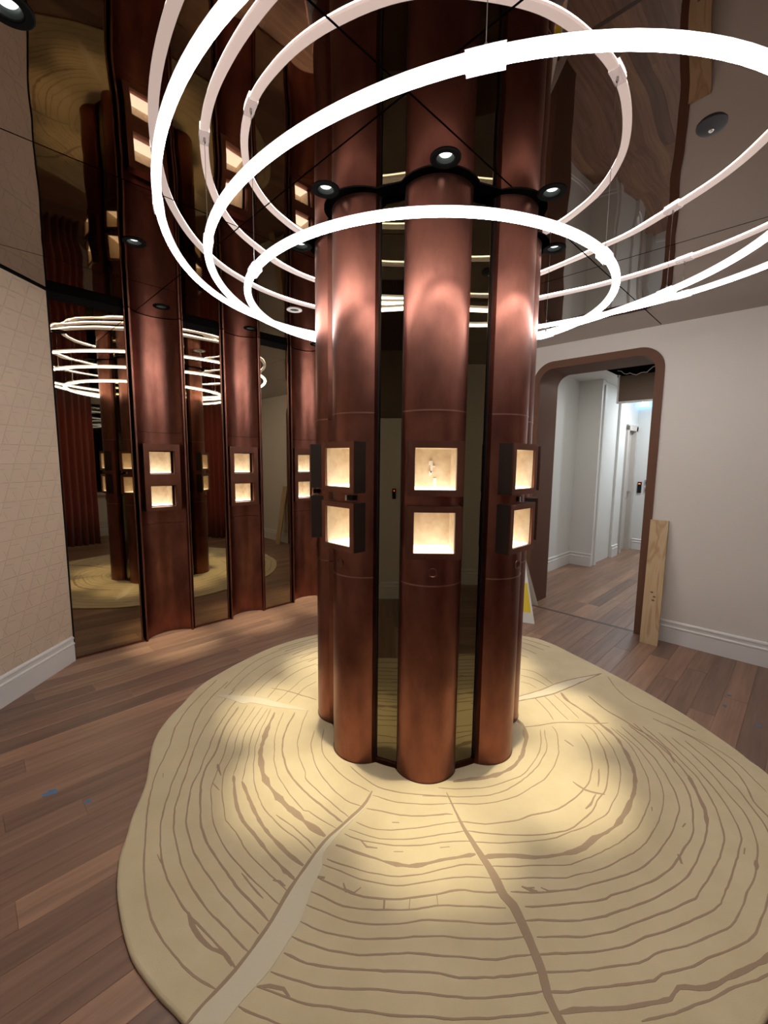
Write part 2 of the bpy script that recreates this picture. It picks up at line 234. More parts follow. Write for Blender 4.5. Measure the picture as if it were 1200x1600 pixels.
lk(WOOD, mx.outputs[2], bsdf(WOOD).inputs['Base Color']); bump(WOOD, g.outputs['Fac'], 0.12, 0.001)
PINE = pm('pine_board', (0.52, 0.36, 0.19), 0.55)
pv = coords(PINE, (3, 3, 0.35)); pg = noise(PINE, pv, 2.6, 2, 0.5)
pg.inputs['Distortion'].default_value = 1.6
lk(PINE, ramp(PINE, pg.outputs['Fac'], [(0.30, (0.48, 0.33, 0.18)), (0.50, (0.55, 0.40, 0.24)), (0.58, (0.40, 0.25, 0.13)), (0.66, (0.54, 0.38, 0.22))]), bsdf(PINE).inputs['Base Color'])
RUG = pm('cream_rug_pile', (0.56, 0.46, 0.30), 0.9, 0, 0.15); bsdf(RUG).inputs['Sheen Weight'].default_value = 0.25
rn = noise(RUG, coords(RUG), 5, 5, 0.6); lk(RUG, ramp(RUG, rn.outputs['Fac'], [(0.25, (0.58, 0.47, 0.285)), (0.75, (0.68, 0.56, 0.355))]), bsdf(RUG).inputs['Base Color'])
bump(RUG, noise(RUG, coords(RUG), 420, 2).outputs['Fac'], 0.35, 0.002)
RLINE = pm('rug_brown_yarn', (0.38, 0.27, 0.18), 0.9, 0, 0.1); bump(RLINE, noise(RLINE, coords(RLINE), 420, 2).outputs['Fac'], 0.35, 0.002)
RCRACK = pm('rug_pale_yarn', (0.68, 0.595, 0.435), 0.9, 0, 0.1); bump(RCRACK, noise(RCRACK, coords(RCRACK), 300, 2).outputs['Fac'], 0.4, 0.002)

# ------------------------------------------------------------------ the room
U_R, V_P, V_B, U_B = 4.186, 3.783, -2.086, -1.2      # portal wall, panel wall, window wall, rear wall
X_L, X_E = -2.30, 3.40
# floor slab and planks (run along U)
fl = MB().uvbox(U_B - .1, 8.8, V_B - .1, V_P + .25, -0.08, -0.014).build('floor', pm('subfloor', (0.03, 0.02, 0.015), 0.8))
prop(fl, 'dark walnut plank floor of the round-column room', kind='structure')
PL, PW = [1.15, 1.45, 1.75, 2.05], 0.125
pm_ = {}
def plank_mesh(L, W):
    k = (round(L, 3), round(W, 3))
    if k not in pm_:
        b = 0.0012; mb = MB()
        t = [(-L / 2 + b, -W / 2 + b), (L / 2 - b, -W / 2 + b), (L / 2 - b, W / 2 - b), (-L / 2 + b, W / 2 - b)]
        o = [(-L / 2 + .0003, -W / 2 + .0003), (L / 2 - .0003, -W / 2 + .0003), (L / 2 - .0003, W / 2 - .0003), (-L / 2 + .0003, W / 2 - .0003)]
        mb.add([(x, y, -.014) for x, y in o] + [(x, y, -.0009) for x, y in o] + [(x, y, 0) for x, y in t],
               [(8, 9, 10, 11)] + [(i, (i + 1) % 4, 4 + (i + 1) % 4, 4 + i) for i in range(4)] + [(4 + i, 4 + (i + 1) % 4, 8 + (i + 1) % 4, 8 + i) for i in range(4)])
        me = mesh('plank', mb.V, mb.F); me.materials.append(WOOD); pm_[k] = me
    return pm_[k]
def lay(u0, u1, v0, v1):
    v = v0
    while v < v1 - 0.01:
        W = min(PW, v1 - v); u = u0; first = True
        while u < u1 - 0.01:
            L = random.choice(PL)
            if first: L *= random.choice([0.4, 0.65, 0.85, 1.0]); first = False
            if u1 - (u + L) < 0.35: L = u1 - u
            o = bpy.data.objects.new('plank', plank_mesh(L, W)); COL.objects.link(o); o.parent = fl
            cx, cy = xy(u + L / 2, v + W / 2); o.location = (cx, cy, 0); o.rotation_euler = (0, 0, math.pi / 4)
            u += L
        v += W
lay(U_B, U_R + 0.02, V_B, V_P + .1)
lay(U_R + 0.06, 8.45, 0.6, 2.55)
th = MB().uvbox(U_R + .021, U_R + .059, 0.95, 2.07, -.014, 0.0004).build('trim_1', pm('threshold', (0.07, 0.042, 0.03), 0.45)); prop(th, kind='structure')

def seg_wall(name, A, B, z0, z1, mat, t=0.12, inward=None):
    A, B = Vector((*A, 0)), Vector((*B, 0)); d = (B - A).normalized(); n = Vector((d.y, -d.x, 0))
    c = Vector((0.2, 2.0, 0))
    if (c - A).dot(n) > 0: n = -n
    P = [A, B, B + n * t, A + n * t]
    o = MB().hexa([(p.x, p.y, z0) for p in P] + [(p.x, p.y, z1) for p in P]).build(name, mat)
    prop(o, kind='structure'); return o
def baseboard(name, A, B, h=0.19, parent=None):
    A, B = Vector((*A, 0)), Vector((*B, 0)); d = (B - A).normalized(); n = Vector((-d.y, d.x, 0))
    c = Vector((0.2, 2.0, 0))
    if name.startswith('baseboard_corridor'): c = Vector((*xy(6.0, 1.2), 0))
    if (c - A).dot(n) < 0: A, B = B, A
    pr = [(0, 0), (-.018, 0), (-.018, h * .62), (-.015, h * .66), (-.022, h * .68), (-.022, h * .73), (-.013, h * .77), (-.013, h * .88), (-.019, h * .91), (-.017, h * .96), (-.006, h), (0, h)]
    mb = MB().sweep([A, B], pr, sm=False); o = mb.build(name, WHITE, parent)
    prop(o, kind='structure'); return o
ZT = CEIL + 0.04
seg_wall('wall_left', (X_L, 3.075), (X_L, 0.6), 0, CEIL - .012, PAPER)
baseboard('baseboard_left', (X_L, 3.03), (X_L, 0.6))
seg_wall('shadow_gap_left', (X_L + .003, 3.06), (X_L + .003, 0.6), CEIL - .012, ZT, BLACK)  # black strip drawn for the shadow gap between wall and ceiling
seg_wall('wall_back', xy(U_B, 2.05), xy(U_B, V_B), 0, ZT, PAINT)
wb = MB().uvbox(U_B, U_B + .02, -.6, 2.05, 1.95, CEIL - .002).build('trim_3', PLY); prop(wb, kind='structure')
baseboard('baseboard_back', xy(U_B, 2.05), xy(U_B, V_B))
seg_wall('wall_window', xy(U_B, V_B), xy(2.72, V_B), 0, ZT, PAINT)
baseboard('baseboard_window', xy(U_B, V_B), xy(2.72, V_B))
seg_wall('wall_east', (X_E, .44), (X_E, 2.53), 0, ZT, PAINT)
baseboard('baseboard_east', (X_E, .44), (X_E, 2.53))
# window of the rear side (seen only in the mirrors)
wn = MB().uvbox(1.55, 2.12, V_B, V_B + .03, .85, 2.5).build('window_1', SATIN); prop(wn, kind='structure')
for k in range(2): MB().uvbox(1.58 + k * .265, 1.58 + k * .265 + .25, V_B + .03, V_B + .034, .9, 2.45).build('pane', GLASS, wn)
MB().uvbox(1.51, 2.16, V_B, V_B + .1, .80, .85).build('window_sill', WHITE, wn)
MB().uvbox(1.55, 2.12, V_B, V_B + .012, .26, .74).build('apron_panel', WHITE, wn)

# portal wall with a round-cornered opening
V0, V1, ZH, RC = 0.944, 2.07, 2.475, 0.19
def arch(v0, v1, zh, r, n=10):
    p = [(v0, 0)]
    p += [(v0 + r - r * math.cos(a), zh - r + r * math.sin(a)) for a in [math.pi / 2 * i / n for i in range(n + 1)]]
    p += [(v1 - r + r * math.sin(a), zh - r + r * math.cos(a)) for a in [math.pi / 2 * i / n for i in range(n + 1)]]
    p += [(v1, 0)]
    return p
ar = arch(V0 + .02, V1 - .02, ZH - .02, RC - .02)
poly = [(-0.63, 0)] + ar + [(V_P, 0), (V_P, ZT), (-0.63, ZT)]
def vz(poly, u0, u1, name, mat, parent=None):
    n = len(poly)
    V = [(*xy(u0, v), z) for v, z in poly] + [(*xy(u1, v), z) for v, z in poly]
    F = [tuple(range(n)), tuple(range(n, 2 * n))[::-1]] + [(i, (i + 1) % n, n + (i + 1) % n, n + i) for i in range(n)]
    return link(name, mesh(name, V, F), mat, parent)
# split the wall in three convex-ish pieces joined into one mesh to keep shading clean
wr = MB()
def vzp(mb, poly, u0, u1):
    n = len(poly)
    mb.add([(*xy(u0, v), z) for v, z in poly] + [(*xy(u1, v), z) for v, z in poly],
           [tuple(range(n)), tuple(range(n, 2 * n))[::-1]] + [(i, (i + 1) % n, n + (i + 1) % n, n + i) for i in range(n)])
mid = (V0 + V1) / 2; half = len(ar) // 2
vzp(wr, [(-0.63, 0)] + ar[:half] + [(mid, ZH - .02), (mid, ZT), (-.63, ZT)], U_R, U_R + .38)
vzp(wr, [(mid, ZT), (mid, ZH - .02)] + ar[half:] + [(V_P + .1, 0), (V_P + .1, ZT)], U_R, U_R + .38)
o = wr.build('wall_right', PAINT); prop(o, kind='structure')
baseboard('baseboard_right', xy(U_R, -0.63), xy(U_R, V0 - .002))
baseboard('baseboard_portal', xy(U_R, V1 + .002), xy(U_R, V_P))
outer = arch(V0, V1, ZH, RC); inner = arch(V0 + .066, V1 - .066, ZH - .066, RC - .06)
mb = MB(); n = len(outer)
VV = [(*xy(u, v), z) for u in (U_R - .016, U_R + .405) for pl in (outer, inner) for v, z in pl]
FF = []
for i in range(n - 1):
    FF += [(i, i + 1, n + i + 1, n + i), (2 * n + i, 3 * n + i, 3 * n + i + 1, 2 * n + i + 1), (i, 2 * n + i, 2 * n + i + 1, i + 1), (n + i, n + i + 1, 3 * n + i + 1, 3 * n + i)]
mb.add(VV, FF); pf = mb.build('door_1', BROWN); prop(pf, 'brown round-cornered portal lining', kind='structure')

# corridor beyond the portal
CW = {}
def cwall(name, u0, u1, v0, v1, z0, z1, mat=CORR): 
    o = MB().uvbox(u0, u1, v0, v1, z0, z1).build(name, mat); prop(o, kind='structure'); return o
cwall('wall_corridor', U_R + .405, 6.46, 2.50, 2.62, 0, 2.95)
cwall('wall_corridor_return', 6.46, 6.62, 2.20, 2.62, 0, 2.95)
cwall('wall_corridor_side', 6.62, 7.86, 2.235, 2.4, 0, 2.95)
cwall('wall_corridor_pier', 7.36, 7.62, 2.20, 2.3, 0, 2.95)
cwall('wall_corridor_over_door', 7.86, 8.42, 2.235, 2.4, 2.08, 2.95)
cwall('wall_corridor_door_side', 8.28, 8.42, 2.235, 2.4, 0, 2.08)
cwall('wall_corridor_end', 8.42, 8.55, 0.2, 2.4, 0, 2.95)
cwall('wall_corridor_right', U_R + .38, 8.55, 0.35, 0.47, 0, 2.95)
cwall('ceiling_corridor', U_R + .38, 8.55, 1.95, 2.62, 2.665, 2.75)
cwall('ceiling_corridor_near', U_R + .38, 5.7, 0.35, 1.95, 2.665, 2.75)
cwall('ceiling_corridor_far', 6.34, 8.55, 0.35, 1.95, 2.665, 2.75)
cwall('ceiling_corridor_void', 5.7, 6.34, 0.35, 1.95, 2.93, 2.97, BLACK)  # lid coloured black for the darkness inside the ceiling opening
cwall('void_shade_sheet', 6.337, 6.345, 0.47, 1.97, 2.64, 2.95, BLACK)  # black sheet added so the ceiling opening looks unlit
cwall('void_shade_side', 5.7, 6.345, 1.945, 1.955, 2.66, 2.95, BLACK)  # second added black sheet, darkens the side of the opening
cwall('trim_4', 6.46, 6.50, 2.185, 2.20, 0.2, 2.66, WHITE)
cwall('trim_5', 6.58, 6.66, 2.18, 2.235, 0, 2.6, WHITE)
baseboard('baseboard_corridor', xy(U_R + .41, 2.50), xy(6.46, 2.50))
baseboard('baseboard_corridor_return', xy(6.46, 2.50), xy(6.46, 2.185))
baseboard('baseboard_corridor_pier', xy(7.36, 2.20), xy(7.64, 2.20))
baseboard('baseboard_corridor_end', xy(8.42, 2.18), xy(8.42, 0.47))
DOORM = pm('beige_door_paint', (0.52, 0.475, 0.43), 0.5)
d = MB().uvbox(7.88, 8.27, 2.275, 2.315, 0.005, 2.05).build('door_2', DOORM); prop(d, kind='structure')
for (z0, z1) in ((.18, .78), (.92, 1.5), (1.62, 1.95)):
    p = MB().uvbox(7.94, 8.2, 2.265, 2.275, z0, z1).build('panel', DOORM, d)
MB().uvbox(8.215, 8.245, 2.235, 2.275, .99, 1.03).build('handle', STEEL, d)
c2 = MB().uvbox(7.80, 7.88, 2.20, 2.30, 0, 2.12).uvbox(8.27, 8.35, 2.20, 2.30, 0, 2.12).uvbox(7.80, 8.35, 2.20, 2.30, 2.05, 2.14).build('door_casing', DOORM, d)
bk = MB().uvbox(6.30, 6.335, 1.3, 1.925, 2.31, 2.645).build('ceiling_bulkhead', PLY)
prop(bk, 'brown raw board bulkhead under the corridor ceiling opening', 'bulkhead')
MB().uvbox(6.285, 6.34, 1.3, 1.94, 2.295, 2.315).uvbox(6.285, 6.34, 1.925, 1.945, 2.295, 2.66).build('edge_trim', WHITE, bk)
pts = [(*xy(6.2 + .02 * math.sin(i), 1.93 - .45 * i / 12), 2.70 - .07 * math.sin(math.pi * i / 12) + .012 * math.sin(i * 1.9)) for i in range(13)]
o = MB().tube(pts, .005).build('ceiling_cable', SIGNW); prop(o, 'thin white cable sagging from the open corridor ceiling', 'cable')
ex = MB().uvbox(8.385, 8.42, 2.06, 2.33, 2.46, 2.60).build('exit_sign', EXITM); prop(ex, 'small blue-lit exit sign high on the corridor end wall', 'sign')
fg = MB().uvbox(8.381, 8.386, 2.09, 2.14, 2.49, 2.57).uvbox(8.381, 8.386, 2.17, 2.19, 2.53, 2.575).uvbox(8.381, 8.386, 2.155, 2.205, 2.49, 2.53).build('pictogram', EXITW, ex)
kp = MB().uvbox(8.40, 8.42, 2.10, 2.16, 1.00, 1.19).build('card_reader', SATIN); prop(kp, 'black card reader with red light on corridor end wall', 'card reader')
MB().uvbox(8.396, 8.40, 2.115, 2.145, 1.15, 1.165).build('red_light', REDL, kp)
for z, t in ((1.13, 'upper'), (1.0, 'lower')):
    o = MB().uvbox(8.405, 8.42, 1.99, 2.06, z, z + .1).build('switch_plate', pm('plate_' + t, (0.35, 0.36, 0.36), 0.4)); prop(o, t + ' grey switch plate beside the black card reader', 'switch')
    MB().uvbox(8.40, 8.405, 2.01, 2.04, z + .03, z + .07).build('rocker', SATIN, o)

# panel wall backing (behind mirrors and copper)
o = MB().uvbox(0.40, U_R + .1, V_P + .17, V_P + .25, 0, ZT).build('wall_mirrored', BLACK); prop(o, kind='structure')
o = MB().box((X_L - .06, 3.042, 0), (X_L + .004, 3.072, CEIL - .002)).build('trim_6', BLACK); prop(o, kind='structure')

# ------------------------------------------------------------------ ceiling mirror panels
CC = (0.216, 2.42)
cU, cV = (CC[0] + CC[1]) / R2, (CC[1] - CC[0]) / R2
def colr(phi):
    p = (phi + math.pi / 8) % (math.pi / 4) - math.pi / 8
    d, rho = 0.439, 0.158
    if abs(p) < math.radians(16.3): return d * math.cos(p) + math.sqrt(rho * rho - (d * math.sin(p)) ** 2)
    return 0.515
lamps = []   # (x, y, kind)
for k in range(8):
    a = -math.pi / 2 + k * math.pi / 4
    lamps.append((CC[0] + .672 * math.cos(a), CC[1] + .672 * math.sin(a), 'col', k))
for i, u in enumerate((1.185, 1.905, 2.60, 3.30, 3.99)): lamps.append((*xy(u, 3.565), 'wall', i))
gens = [(-1.328, 2.399), (-0.968, 1.223), (-0.695, 3.395)]
for i, (x, y) in enumerate(gens): lamps.append((x, y, 'gen', i))
cut = MB()
NP_ = 256
cut.prism([(CC[0] + (colr(2 * math.pi * k / NP_) + .040) * math.cos(2 * math.pi * k / NP_), CC[1] + (colr(2 * math.pi * k / NP_) + .040) * math.sin(2 * math.pi * k / NP_)) for k in range(NP_)], CEIL - .05, CEIL + .05)
cut2 = MB()
for x, y, kd, i in lamps:
    cut2.prism([(x + .0355 * math.cos(2 * math.pi * k / 24), y + .0355 * math.sin(2 * math.pi * k / 24)) for k in range(24)], CEIL - .04, CEIL + .04)
cutters = [link('cutter', mesh('cutter', c_.V, c_.F)) for c_ in (cut, cut2)]
def carve(o, mat):
    for c_ in cutters:
        md = o.modifiers.new('cut', 'BOOLEAN'); md.operation = 'DIFFERENCE'; md.object = c_; md.solver = 'EXACT'
    me2 = bpy.data.meshes.new_from_object(o.evaluated_get(bpy.context.evaluated_depsgraph_get()))
    o.modifiers.clear(); o.data = me2
    if not me2.materials: me2.materials.append(mat)
ce = MB().uvbox(U_B - .1, U_R + .1, V_B - .1, V_P + .25, CEIL + .16, CEIL + .2).build('ceiling', BLACK); prop(ce, 'ceiling of bronze mirror panels', kind='structure')
UL = [U_B - .02, -0.573, 1.075, 2.722, U_R - .001]; VL = [V_B - .02, -1.22, -0.115, 0.99, 2.10, 3.19, V_P + .11]
for i in range(4):
    for j in range(6):
        g_ = .0035
        b_ = MB().uvbox(UL[i] + g_, UL[i + 1] - g_, VL[j] + g_, VL[j + 1] - g_, CEIL, CEIL + .006)
        o = b_.build('mirror_panel', CMIR, ce)
        carve(o, CMIR)
o = MB().uvbox(U_B - .02, U_R, V_B - .02, V_P + .11, CEIL + .0065, CEIL + .012).build('backing_board', BLACK, ce)
carve(o, BLACK)
for c_ in cutters: bpy.data.objects.remove(c_)


# ------------------------------------------------------------------ downlights
trim_me = MB().lathe([(.0340, .004), (.0340, -.003), (.037, -.0055), (.054, -.0055), (.058, -.003), (.058, -.0003)], n=40, sm=False)
cup_me = MB().lathe([(.0338, 0.001), (.029, .007), (.0262, .014), (.0262, .024), (.0, .024)], n=32)
lens_me = MB().lathe([(.0, .0), (.0225, .0), (.0255, .004), (.0, .004)], (0, 0, .014), n=28, sm=False)
TRM = mesh('trim_ring', trim_me.V, trim_me.F, trim_me.S); TRM.materials.append(MATTE)
CPM = mesh('reflector_cup', cup_me.V, cup_me.F, cup_me.S); CPM.materials.append(CUP)
LNM = mesh('lens', lens_me.V, lens_me.F, lens_me.S); LNM.materials.append(LENS)
TRW = TRM.copy(); TRW.materials.clear(); TRW.materials.append(WHITE)
collab = {0: "black downlight in front of the column's nearest copper flute", 1: "black downlight above the column's front right copper flute",
          2: "black downlight beside the column's far right edge", 6: "black downlight beside the column's far left edge, half behind ring light", 7: "black downlight above the column's front left copper flute"}
walllab = ['black downlight above copper wall panel nearest the beige wall', 'black downlight above the middle copper wall panel', 'black downlight above copper wall panel just left of the column',
           'black downlight above mirrored wall behind the column', 'black downlight above mirrored wall behind the column']
genlab = ['black downlight in ceiling alone left of the ring lights', 'black downlight at the upper left corner of the photo', 'small white-rimmed downlight in ceiling behind the ring lights']
for x, y, kd, i in lamps:
    e = empty('downlight', (x, y, CEIL))
    if kd == 'col': prop(e, collab.get(i, 'black downlight hidden behind the copper column'), 'downlight', 'downlights around the column')
    elif kd == 'wall': prop(e, walllab[i], 'downlight', 'downlights along the mirrored wall')
    else: prop(e, genlab[i], 'downlight', 'ceiling downlights')
    link('trim_ring', TRW if (kd, i) == ('gen', 2) else TRM, None, e); link('reflector_cup', CPM, None, e); link('lens', LNM, None, e)
    L = bpy.data.lights.new('spot', 'SPOT'); L.color = (1.0, 0.90, 0.64); L.shadow_soft_size = 0.015; L.spot_blend = 1.0
    lo = bpy.data.objects.new('spot', L); COL.objects.link(lo); lo.parent = e; lo.location = (0, 0, 0.008)
    if kd == 'col':
        a = -math.pi / 2 + i * math.pi / 4; L.energy = SPOT_W; L.spot_size = math.radians(18.5)
        tgt = Vector((CC[0] + .82 * math.cos(a) - x, CC[1] + .82 * math.sin(a) - y, -CEIL))
    elif kd == 'wall': L.energy = WALL_SPOT_W; L.spot_size = math.radians(19); tgt = Vector((-.02, .02, -CEIL))
    else: L.energy = 0.5; L.spot_size = math.radians(60); tgt = Vector((0, 0, -1))
    lo.rotation_euler = tgt.to_track_quat('-Z', 'Y').to_euler()

# ------------------------------------------------------------------ the fluted column
col = empty('copper_column', (CC[0], CC[1], 0))
prop(col, 'round copper column of eight convex flutes with smoked mirror strips and lit display boxes', 'column', kind='thing')
MB().lathe([(0, 0), (.395, 0), (.395, CEIL + .08), (0, CEIL + .08)], n=16, sm=False).build('core', BLACK, col)
MB().prism([((colr(2 * math.pi * k / 128) + .041) * math.cos(2 * math.pi * k / 128), (colr(2 * math.pi * k / 128) + .041) * math.sin(2 * math.pi * k / 128)) for k in range(128)], CEIL + .075, CEIL + .085).build('shadow_gap_lid', BLACK, col)
gp = MB(); n = 192; 
gp.add([((colr(2 * math.pi * k / n) + .041) * math.cos(2 * math.pi * k / n), (colr(2 * math.pi * k / n) + .041) * math.sin(2 * math.pi * k / n), z) for z in (CEIL - .003, CEIL + .075) for k in range(n)],
       [(k, (k + 1) % n, n + (k + 1) % n, n + k) for k in range(n)])
gp.build('shadow_gap_collar', BLACK, col)
HC, DC_, RHO = 0.139, 0.440, 0.157
BOXZ = [(1.196, .1135), (1.470, .1155)]
def flute_mesh(z0, z1, holes=()):
    mb = MB(); a0 = math.asin(HC / RHO)
    xs = sorted(set([-HC, HC] + [round(RHO * math.sin(-a0 + 2 * a0 * k / 28), 5) for k in range(1, 28)] + [-.108, .108]))
    zs = sorted(set([z0, z1] + [z for h in holes for z in h]))
    P = lambda x, z: (x, DC_ + math.sqrt(max(RHO * RHO - x * x, 0)), z)
    V = [P(x, z) for z in zs for x in xs]; F = []; m = len(xs)
    for r in range(len(zs) - 1):
        zm = (zs[r] + zs[r + 1]) / 2; hol = any(a < zm < b for a, b in holes)
        for c in range(m - 1):
            xm = (xs[c] + xs[c + 1]) / 2
            if hol and abs(xm) < .108: continue
            F.append((r * m + c, r * m + c + 1, (r + 1) * m + c + 1, (r + 1) * m + c))
    mb.add(V, F, True)
    for z in (z0, z1):
        ring = [P(x, z) for x in xs]; mb.add(ring + [(HC, .46, z), (-HC, .46, z)], [tuple(range(m + 2))])
    for sx_ in (-1, 1):
        x = sx_ * HC; y = P(HC, 0)[1]
        mb.add([(x, y, z0), (x, .46, z0), (x, .46, z1), (x, y, z1)], [(0, 1, 2, 3)])
    me = mesh('flute_panel', mb.V, mb.F, mb.S); me.materials.append(COPPER); return me
def bead(z):
    a0 = math.asin(HC / RHO); mb = MB()
    pts = [(RHO * math.sin(-a0 + 2 * a0 * k / 28), DC_ + RHO * math.cos(-a0 + 2 * a0 * k / 28), z) for k in range(29)]
    mb.sweep(pts[::-1], [(-.003, -.003), (.0016, -.003), (.0016, .003), (-.003, .003)], sm=False)
    me = mesh('seam_highlight', mb.V, mb.F); me.materials.append(BEAD); return me
BEAD = pm('seam_highlight_copper', (0.42, 0.21, 0.16), 0.35, 1.0)  # lighter copper puts the highlight along the flute seams into the colour
BEADS = [bead(.957), bead(1.715)]
FL = [flute_mesh(.006, .955), flute_mesh(.959, 1.713, [(z - h + .004, z + h - .004) for z, h in BOXZ]), flute_mesh(1.717, CEIL - .004)]
sm_ = MB().box((-.0545, .488, .03), (.0545, .496, CEIL - .01)); SMM = mesh('mirror_strip', sm_.V, sm_.F); SMM.materials.append(SMIR)
sk = MB().box((-.075, .46, .002), (.075, .502, .03)); SKM = mesh('plinth_strip', sk.V, sk.F); SKM.materials.append(COPPER_T)
sj = MB().box((-.062, .455, .03), (-.0555, .506, CEIL - .01)).box((.0555, .455, .03), (.062, .506, CEIL - .01)); SJM = mesh('strip_edge', sj.V, sj.F); SJM.materials.append(SATIN)
def case_mesh(hw, hh, oi, y0, y1, fd):
    mb = MB()
    for a, b in (((-hw, y0, -hh), (-oi, y1, hh)), ((oi, y0, -hh), (hw, y1, hh)), ((-oi, y0, oi), (oi, y1, hh)), ((-oi, y0, -hh), (oi, y1, -oi))): mb.box(a, b)
    me = mesh('display_box', mb.V, mb.F); me.materials.append(DARKC); return me
OPN = 0.0905
CASE = [case_mesh(.1175, h, OPN, .505, .610, 0) for z, h in BOXZ]
def ff(h, oi=OPN - .0015, hw=.1180):
    mb = MB(); y0, y1 = .6095, .616; h = h + .0005
    for a, b in (((-hw, y0, -h), (-oi, y1, h)), ((oi, y0, -h), (hw, y1, h)), ((-oi, y0, oi), (oi, y1, h)), ((-oi, y0, -h), (oi, y1, -oi))): mb.box(a, b)
    me = mesh('front_frame', mb.V, mb.F); me.materials.append(COPPER_T); return me
FRM = [ff(h) for z, h in BOXZ]
def liner(oi, y0, y1, t=.003):
    mb = MB(); o_ = oi - .0005
    mb.box((-o_, y0, -o_), (o_, y0 + t, o_)).box((-o_, y0, -o_), (-o_ + t, y1, o_)).box((o_ - t, y0, -o_), (o_, y1, o_)).box((-o_, y0, o_ - t), (o_, y1, o_))
    me = mesh('cream_lining', mb.V, mb.F); me.materials.append(CREAM); return me
LIN = liner(OPN, .440, .606)
lp = MB().box((-OPN + .002, .441, -OPN), (OPN - .002, .598, -OPN + .006)); LPM = mesh('lit_shelf', lp.V, lp.F); LPM.materials.append(LEDF)
br = MB().box((-.004, .4435, -.02), (.006, .455, .035)).box((-.016, .4435, .004), (-.004, .455, .012)).box((.0, .4435, .015), (.013, .456, .034)).box((.0, .4435, -.03), (.011, .455, -.012)).box((-.02, .444, -.075), (-.008, .455, -.045))
BRM = mesh('white_shapes', br.V, br.F); BRM.materials.append(pm('shapes_white', (0.95, 0.95, 0.95), 0.3))  # small white blocks on the back lining of the nearest upper box
kh = MB().lathe([(0, -.001), (.016, -.001), (.017, .0035), (.021, .0035), (.0215, -.01)], n=28); KHM = mesh('lock_disc', kh.V, kh.F, kh.S); KHM.materials.append(COPPER_T)
lt = MB().box((-.055, .60, -.011), (-.02, .622, .011)); LTB = mesh('latch_block', lt.V, lt.F); LTB.materials.append(SATIN)
lc_ = MB().box((-.018, .60, -.014), (-.006, .626, .010)); LTC = mesh('latch_clip', lc_.V, lc_.F); LTC.materials.append(STEEL)
for k in range(8):
    rz = k * math.pi / 4 + math.pi
    for me in FL: o = link('flute_panel', me, None, col); o.rotation_euler = (0, 0, rz)
    for me in BEADS: link('seam_highlight', me, None, col).rotation_euler = (0, 0, rz)
    for me, nm in ((SMM, 'mirror_strip'), (SKM, 'plinth_strip'), (SJM, 'strip_edge')):
        o = link(nm, me, None, col); o.rotation_euler = (0, 0, rz + math.pi / 8)
    for q, (z, h_) in enumerate(BOXZ):
        b = link('display_box', CASE[q], None, col); b.rotation_euler = (0, 0, rz); b.location = (0, 0, z)
        if k == 0: b['label'] = ('lower' if q == 0 else 'upper') + ' lit display box on the nearest flute'
        link('front_frame', FRM[q], None, b); l = link('cream_lining', LIN, None, b); l2 = link('lit_shelf', LPM, None, b)
        if q == 1 and k == 0: link('white_shapes', BRM, None, b)
        if q == 1 and k in (1, 2, 6, 7): link('latch_block', LTB, None, b).location = (-.04 if k != 1 else .05, -.02, -.137); link('latch_clip', LTC, None, b).location = (-.04 if k != 1 else .03, -.02, -.137)
    ko = link('lock_disc', KHM, None, col)
    a = rz + math.pi / 2; ko.location = (.5975 * math.cos(a), .5975 * math.sin(a), 1.018); ko.rotation_euler = (math.pi / 2, 0, rz + math.pi)

# ------------------------------------------------------------------ mirrored wall: mirrors and concave copper panels
cops = [(1.012, 1.391), (1.742, 2.087), (2.425, 2.78), (3.125, 3.48), (3.815, 4.165)]
mirs = [(0.515, 0.985), (1.412, 1.722), (2.108, 2.405), (2.80, 3.105), (3.50, 3.795)]
WALLROT = math.pi / 4
def wallthing(name, uc): 
    x, y = xy(uc, V_P); return empty(name, (x, y, 0), WALLROT)       # local x along U, local y along +V (into the wall)
mlab = ['widest bronze wall mirror, beside the beige wallpaper', 'narrow bronze wall mirror between first and middle copper wall panels', 'narrow bronze wall mirror just left of the column',
        'bronze wall mirror hidden behind the column', 'bronze wall mirror hidden behind the column']
for i, (a, b) in enumerate(mirs):
    t = wallthing('wall_mirror', (a + b) / 2); prop(t, mlab[i], 'mirror', 'bronze mirrors of the panelled wall', 'thing'); hw = (b - a) / 2
    MB().box((-hw, 0, .018), (hw, .006, CEIL - .06)).build('mirror_glass', WMIR, t)
    MB().box((-hw, .012, CEIL - .06), (hw, .06, CEIL - .001)).build('header_gap', BLACK, t)
    MB().box((-hw, -.004, .002), (hw, .02, .018)).build('bottom_rail', COPPER_T, t)
    MB().box((-hw - .006, -.010, .002), (-hw, .02, CEIL - .004)).build('side_rail', COPPER_T, t)
    MB().box((hw, -.010, .002), (hw + .006, .02, CEIL - .004)).build('side_rail', COPPER_T, t)
clab = ['concave copper wall panel with lit niches between the widest and second mirrors', 'middle concave copper wall panel with two lit niches', 'concave copper wall panel partly behind the column, lit niches cut by its edge',
        'concave copper wall panel hidden behind the column', 'concave copper wall panel hidden behind the column']
SAG = 0.085
